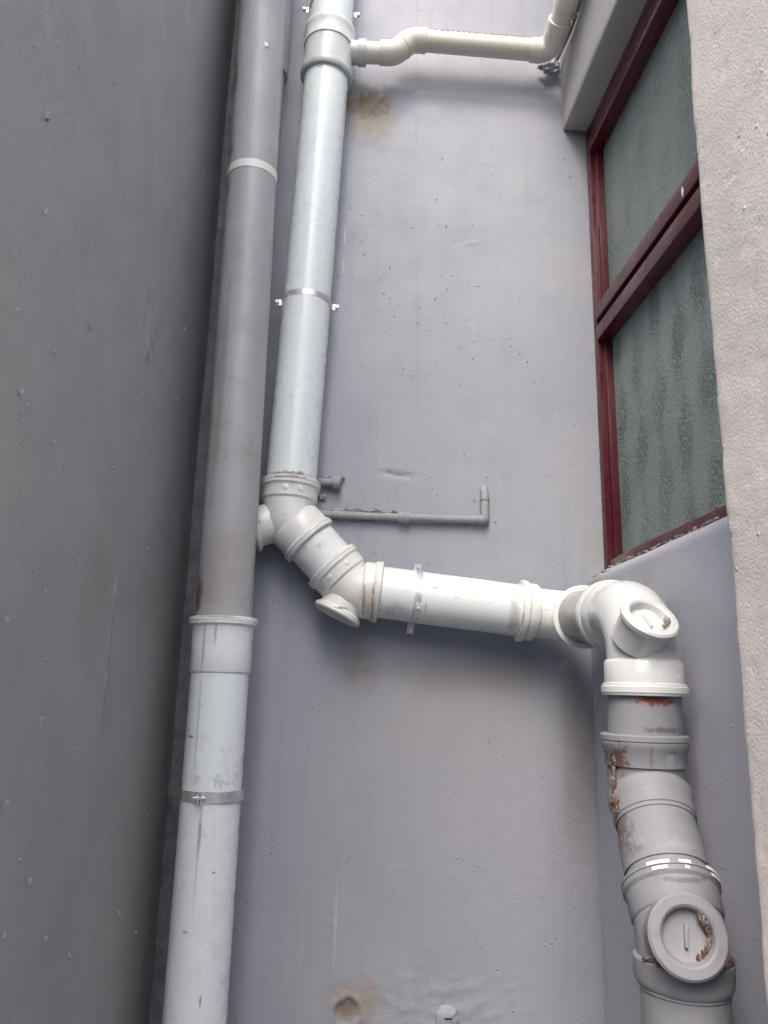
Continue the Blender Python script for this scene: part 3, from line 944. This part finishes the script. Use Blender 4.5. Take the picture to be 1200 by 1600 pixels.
nB = (dAB - ddn).normalized()
capB = access_cap((0.438, 0.963, 1.226), (-0.12, -0.94, 0.22), elbB, M['greyfit'], R=0.0475, neck=0.041, depth=0.05, th=0.012, slot=(0.1, 0, 1), inner=.66)
tag(obj('old_sealant', join(*[lump((0.438 + .0275 * math.cos(t), 0.9715 - .004 * math.cos(t), 1.224 + .0275 * math.sin(t)), (.0022, .003, .006), i, 3, .6)
                              for i, t in enumerate(np.linspace(-1.1, .9, 9))]), M['rustglue'], capB), kind='stuff')
# patches of the white ring where the paint has come away
d_, a_, b_ = frame(dAB, (0, -1, 0))
for w0, w1 in ((-1.05, -.42), (-.05, .20), (.38, .85)):
    for k, off in enumerate((.0012, .0088)):
        ws = np.linspace(w0 + k * .06, w1 - k * .1, 12)
        pts = [rB + d_ * (off + .002) + (a_ * math.cos(w) + b_ * math.sin(w)) * (.0644 + .0002 * k) for w in ws]
        obj('paint_chip', ribbon(pts, d_, .0045, .0004), M['chip'], elbB)
rl = bB + ddn * 0.024
obj('socket_collar', lathe(rl, ddn, [(0, .0525), (-.001, .0570), (.002, .0605), (.024, .0608), (.030, .0590), (.033, .0565), (.036, .0535)], 64, 0.0010, 9), M['greyfit'], drain)
obj('pipe', cyl(bB + ddn * 0.05, V((0.4605, 1.04, 0.0)), 0.0540), M['greyfit'], drain, label='grey painted lower length of pipe')
seal = []
for i, t in enumerate(np.linspace(-1.25, 1.35, 26)):
    seal.append(lump((bB.x + .0555 * math.sin(t), bB.y - .0555 * math.cos(t), bB.z - .020 + random.uniform(-.003, .005)), (.0055, .0045, .0035), i, 3, .8, 2.2))
for i in range(26):
    z = 1.408 - i * .0055
    k = math.sin(min(1, i / 20) * PI)
    seal.append(lump((0.4285 - .0045 * k + random.uniform(-.003, .003), 1.160 - max(0, i - 6) * .0026 + random.uniform(-.006, .006), z),
                     (random.uniform(.0016, .0034), .006, random.uniform(.006, .015)), i + 30, 3, .6, 1.8))
for i in range(7):
    seal.append(lump((0.4265 + i * .0008, 1.105 - i * .009, 1.262 - i * .010), (.003, .005, .007), i + 60, 3, .7, 2.2))
tag(obj('old_sealant', join(*seal), M['rustglue'], drain), kind='stuff')

# ------------------------------------------------------------------ grey and white downpipe on the left
GX, GY = -0.2165, 1.50
down = empty('downpipe', (-0.2105, GY, 0.0), 'thick downpipe beside the dark left wall, grey above and white below', 'downpipe')
gt = V((-0.2285, GY, 3.60))
gj = V((-0.2120, GY, 1.632))
gb = V((-0.2105, GY, 0.0))
dg = (gj - gt).normalized()
obj('pipe', cyl(gt - dg * 1.9, gj + dg * .02, 0.0545), M['greypipe'], down, label='grey painted upper length of pipe')
obj('pipe', cyl(gj + dg * .05, gb, RP), M['pvc_down'], down, label='white lower length of pipe')
obj('socket_collar', lathe(gj, dg, [(0, .0530), (0, .0640), (.0015, .0658), (.0075, .0658), (.008, .0645), (.0095, .0645), (.010, .0655), (.0135, .065), (.016, .0600), (.020, .0590), (.060, .0578), (.102, .0578), (.1035, .0570), (.1035, .0548)], 64), M['collar'], down)
d_, a_, b_ = frame(dg, (0, -1, 0))
pc = gt + dg * (3.60 - 2.618)
obj('bare_band', lathe(pc, dg, [(-.010, .0543), (-.010, .0556), (.010, .0556), (.010, .0543)], 64, 0.0012, 4), M['chip'], down, label='white band where the paint has peeled')
obj('paint_chip', lump((-.205, 1.4478, 2.931), (.006, .0015, .007), 3, 2, .2), M['chip'], down)
# clamp: strap round the pipe with a tail back to the wall
c = gt + dg * ((3.60 - 1.309))
pts = [V((-0.3175, 1.640, 1.2975)), V((-0.312, 1.622, 1.2985)), V((-0.285, 1.545, 1.304))]
for t in np.linspace(PI * 0.98, -0.45 * PI, 40):
    pts.append(c + V((math.cos(t), -math.sin(t), 0)) * (RP + .0008))
cl = obj('clamp', ribbon(pts, (0, 0, 1), 0.019, 0.0016), M['steel'], down)
q = c + V((-0.012, -(RP + .001), 0))
obj('bolt', join(lathe(q + V((-.012, -.007, 0)), (1, 0, 0), [(0, 0), (0, .0022), (.006, .0022), (.006, .0048), (.010, .0048), (.010, .0026), (.014, .0026), (.014, .0048), (.018, .0048), (.018, .0022), (.022, .0022), (.022, 0)], 10),
                 box(q.x - .0035, q.x - .0015, q.y - .012, q.y + .001, q.z - .010, q.z + .010), box(q.x + .0015, q.x + .0035, q.y - .012, q.y + .001, q.z - .014, q.z + .009)), M['steel'], cl)

# ------------------------------------------------------------------ pipe hidden behind the downpipe
hid = empty('painted_pipe', (-0.221, 1.60, 0.0), 'slim grey painted pipe half hidden behind the thick downpipe', 'pipe')
obj('pipe', cyl((-0.221, 1.61, 5.5), (-0.221, 1.61, 0.0), 0.0455), M['greypipe'], hid)
obj('socket_collar', lathe((-0.221, 1.61, 3.6), (0, 0, -1), [(-1.9, .053), (.58, .053), (.60, .0535), (.604, .052), (.604, .045)], 48), M['greypipe'], hid)

# ------------------------------------------------------------------ cream waste branch
br = empty('waste_pipe', (0.27, Y0, 3.08), 'thin cream waste pipe crossing the top of the back wall with an offset bend', 'pipe')
z1, z2 = 3.083, 3.131
RB = 0.0255
pa, pb = V((0.098, Y0, z1 + .001)), V((0.142, Y0, z2 - .001))
da = (pb - pa).normalized()
obj('pipe', cyl((0.000, Y0, 3.079), (0.080, Y0, z1), RB), M['cream'], br)
offs = [V((0.062, Y0, z1))] + arc(pa, (1, 0, 0), da, .04, 8) + arc(pb, da, (1, 0, 0), .04, 8) + [V((0.178, Y0, z2))]
obj('offset_bend', join(tube(offs, 0.0295, 40, cap=True)), M['cream'], br)
obj('collar_ring', join(lathe(V((0.120, Y0, (z1 + z2) / 2)) - da * .004, da, [(0, .0294), (.001, .0306), (.007, .0306), (.008, .0294)], 40),
                        lathe((0.172, Y0, z2), (1, 0, 0), [(0, .0294), (.001, .0305), (.007, .0305), (.008, .0255)], 40)), M['cream'], br)
obj('pipe', cyl((0.170, Y0, z2), (0.470, Y0, 3.129), 0.0262), M['cream'], br)
obj('pipe_print', join(*[box(x, x + random.uniform(.004, .012), 1.5748, 1.5758, 3.1425, 3.1455) for x in np.arange(0.20, 0.44, 0.014)]), M['mortar'], br)
kc = V((0.503, Y0, 3.128))
dk = (V((0.520, 1.40, 3.180)) - kc).normalized()
obj('elbow', join(tube([V((0.455, Y0, 3.129))] + arc(kc, (1, 0, 0), dk, .035, 12) + [kc + dk * .075], 0.0295, 40),
                  lathe(kc + dk * .070, dk, [(0, .0294), (.001, .031), (.009, .031), (.010, .026)], 40)), M['cream'], br)
obj('pipe', cyl(kc + dk * .06, kc + dk * .9, 0.0262), M['cream'], br)
obj('socket_collar', lathe(kc + dk * .115, dk, [(0, .026), (.001, .0305), (.045, .0305), (.046, .026)], 40), M['cream'], br)
tag(obj('mortar_crumb', join(*[lump((0.505 + random.uniform(-.03, .035), 1.650, 3.132 + random.uniform(-.02, .012)),
                                    (random.uniform(.004, .011), .008, random.uniform(.003, .008)), i, 2, .7) for i in range(15)]), M['back'], br), kind='stuff')

# ------------------------------------------------------------------ cables along the wall over the window
cb = empty('cable_bundle', (0.545, 1.6, 3.16), 'thin tangled cables tied along the wall over the window', 'cable')
base = [(0.543, 1.664, 3.162), (0.547, 1.60, 3.155), (0.547, 1.544, 3.147), (0.547, 1.498, 3.147), (0.547, 1.464, 3.149), (0.547, 1.43, 3.152), (0.547, 1.2, 3.17), (0.547, 0.9, 3.20)]
for k, (mk, dz, amp) in enumerate((('cable', .0, .004), ('cable_pale', .008, .006), ('cable', -.008, .005))):
    pts = []
    for p0, p1 in zip(base, base[1:]):
        for i in range(6):
            q = V(p0).lerp(V(p1), i / 6)
            pts.append(q + V((-.002 - .002 * k, 0, dz + amp * noise.noise(V((q.y * 30, k * 9, 0))))))
    obj('cable', tube(pts, 0.0028 + .0008 * (k == 1), 8), M[mk], cb)
tq = V((0.543, 1.490, 3.148))
obj('cable_tie', join(tube([tq + V((.004 * math.cos(t) - .001, .004 * math.sin(2 * t), .0135 * math.sin(t))) for t in np.linspace(0, 2 * PI, 14)], 0.0016, 6),
                      tube([tq + V((-.004, 0, 0)), tq + V((-.010, -.012, .010)), tq + V((-.012, -.016, .020))], 0.0015, 6)), M['chip'], cb)

# ------------------------------------------------------------------ thin painted water pipe with its elbow, and the stub above it
wp = empty('water_pipe', (0.13, 1.655, 1.885), 'thin grey painted water pipe on the back wall, turning up at its right end', 'pipe')
WR = 0.0085
wy = 1.6565
cz = 1.8862
l0 = V((-0.075, wy, 1.885))
c1 = V((0.336, wy, cz))
obj('pipe', tube([l0, V((0.1, wy, 1.8842)), V((0.25, wy, 1.8852)), c1 - V((.008, 0, 0))], WR, 20), M['waterpipe'], wp)
obj('coupling', lathe((0.137, wy, 1.8842), (1, 0, 0), [(0, WR), (.001, .0118), (.016, .0122), (.018, .0138), (.026, .0138), (.027, WR)], 20, .0012, 2), M['waterpipe'], wp)
obj('elbow', join(tube([c1 - V((.016, 0, 0))] + arc(c1, (1, 0, 0), (0, 0, 1), .007, 6) + [c1 + V((0, 0, .016))], 0.0108, 20)), M['waterpipe'], wp)
obj('riser', tube([c1 + V((0, 0, .012)), c1 + V((0, 0, .060)), c1 + V((0, .006, .074)), c1 + V((0, .022, .080))], 0.0092, 20), M['waterpipe'], wp)
obj('collar_ring', lathe(c1 + V((0, 0, .045)), (0, 0, 1), [(0, WR), (.001, .0108), (.006, .0108), (.007, WR)], 20), M['waterpipe'], wp)
mo = []
for i in range(16):
    x = random.uniform(0.0, 0.135)
    mo.append(lump((x, 1.664, 1.8955 + random.uniform(-.002, .004)), (random.uniform(.006, .016), .007, random.uniform(.003, .007)), i, 2, .7))
for i in range(14):
    mo.append(lump((random.uniform(0.0, .33), 1.6665, 1.876 + random.uniform(-.003, .001)), (random.uniform(.004, .012), .003, .0025), i + 40, 1, .6))
tag(obj('mortar_crumb', join(*mo), M['waterpipe'], wp), kind='stuff')

st = empty('pipe_stub', (-0.02, 1.655, 1.958), 'short capped stub of grey pipe beside the white pipe, above the water pipe', 'pipe')
obj('pipe', tube([(-0.09, 1.653, 1.9585), (-0.006, 1.653, 1.9585)], 0.0095, 20), M['waterpipe'], st)
obj('end_cap', lathe((-0.014, 1.653, 1.9585), (1, 0, 0), [(0, .0095), (.001, .0135), (.016, .0145), (.020, .012), (.021, 0)], 20, .002, 6), M['waterpipe'], st)
mo = [lump((random.uniform(-.03, .006), 1.665, 1.967 + random.uniform(-.005, .006)), (random.uniform(.004, .010), .008, random.uniform(.003, .006)), i, 2, .7) for i in range(10)]
mo += [lump((-.04 + random.uniform(-.01, .01), 1.667, 1.938 + random.uniform(-.014, .008)), (.007, .006, .008), i + 20, 2, .7) for i in range(6)]
tag(obj('mortar_crumb', join(*mo), M['waterpipe'], st), kind='stuff')

# ------------------------------------------------------------------ painted plug low on the back wall
pl = empty('wall_plug', (0.2574, 1.668, 0.876), 'round painted-over plug with a slot, low on the back wall', 'plug')
obj('plug_body', lathe((0.2574, 1.672, 0.876), (0.05, -1, 0), [(0, .025), (.004, .0235), (.007, .019), (.0095, .0135), (.0105, .010), (.0105, 0)], 28, .0045, 3), M['back'], pl)
obj('slot', box(0.2505, 0.2660, 1.6603, 1.6620, 0.8765, 0.8795), M['dark_hole'], pl)
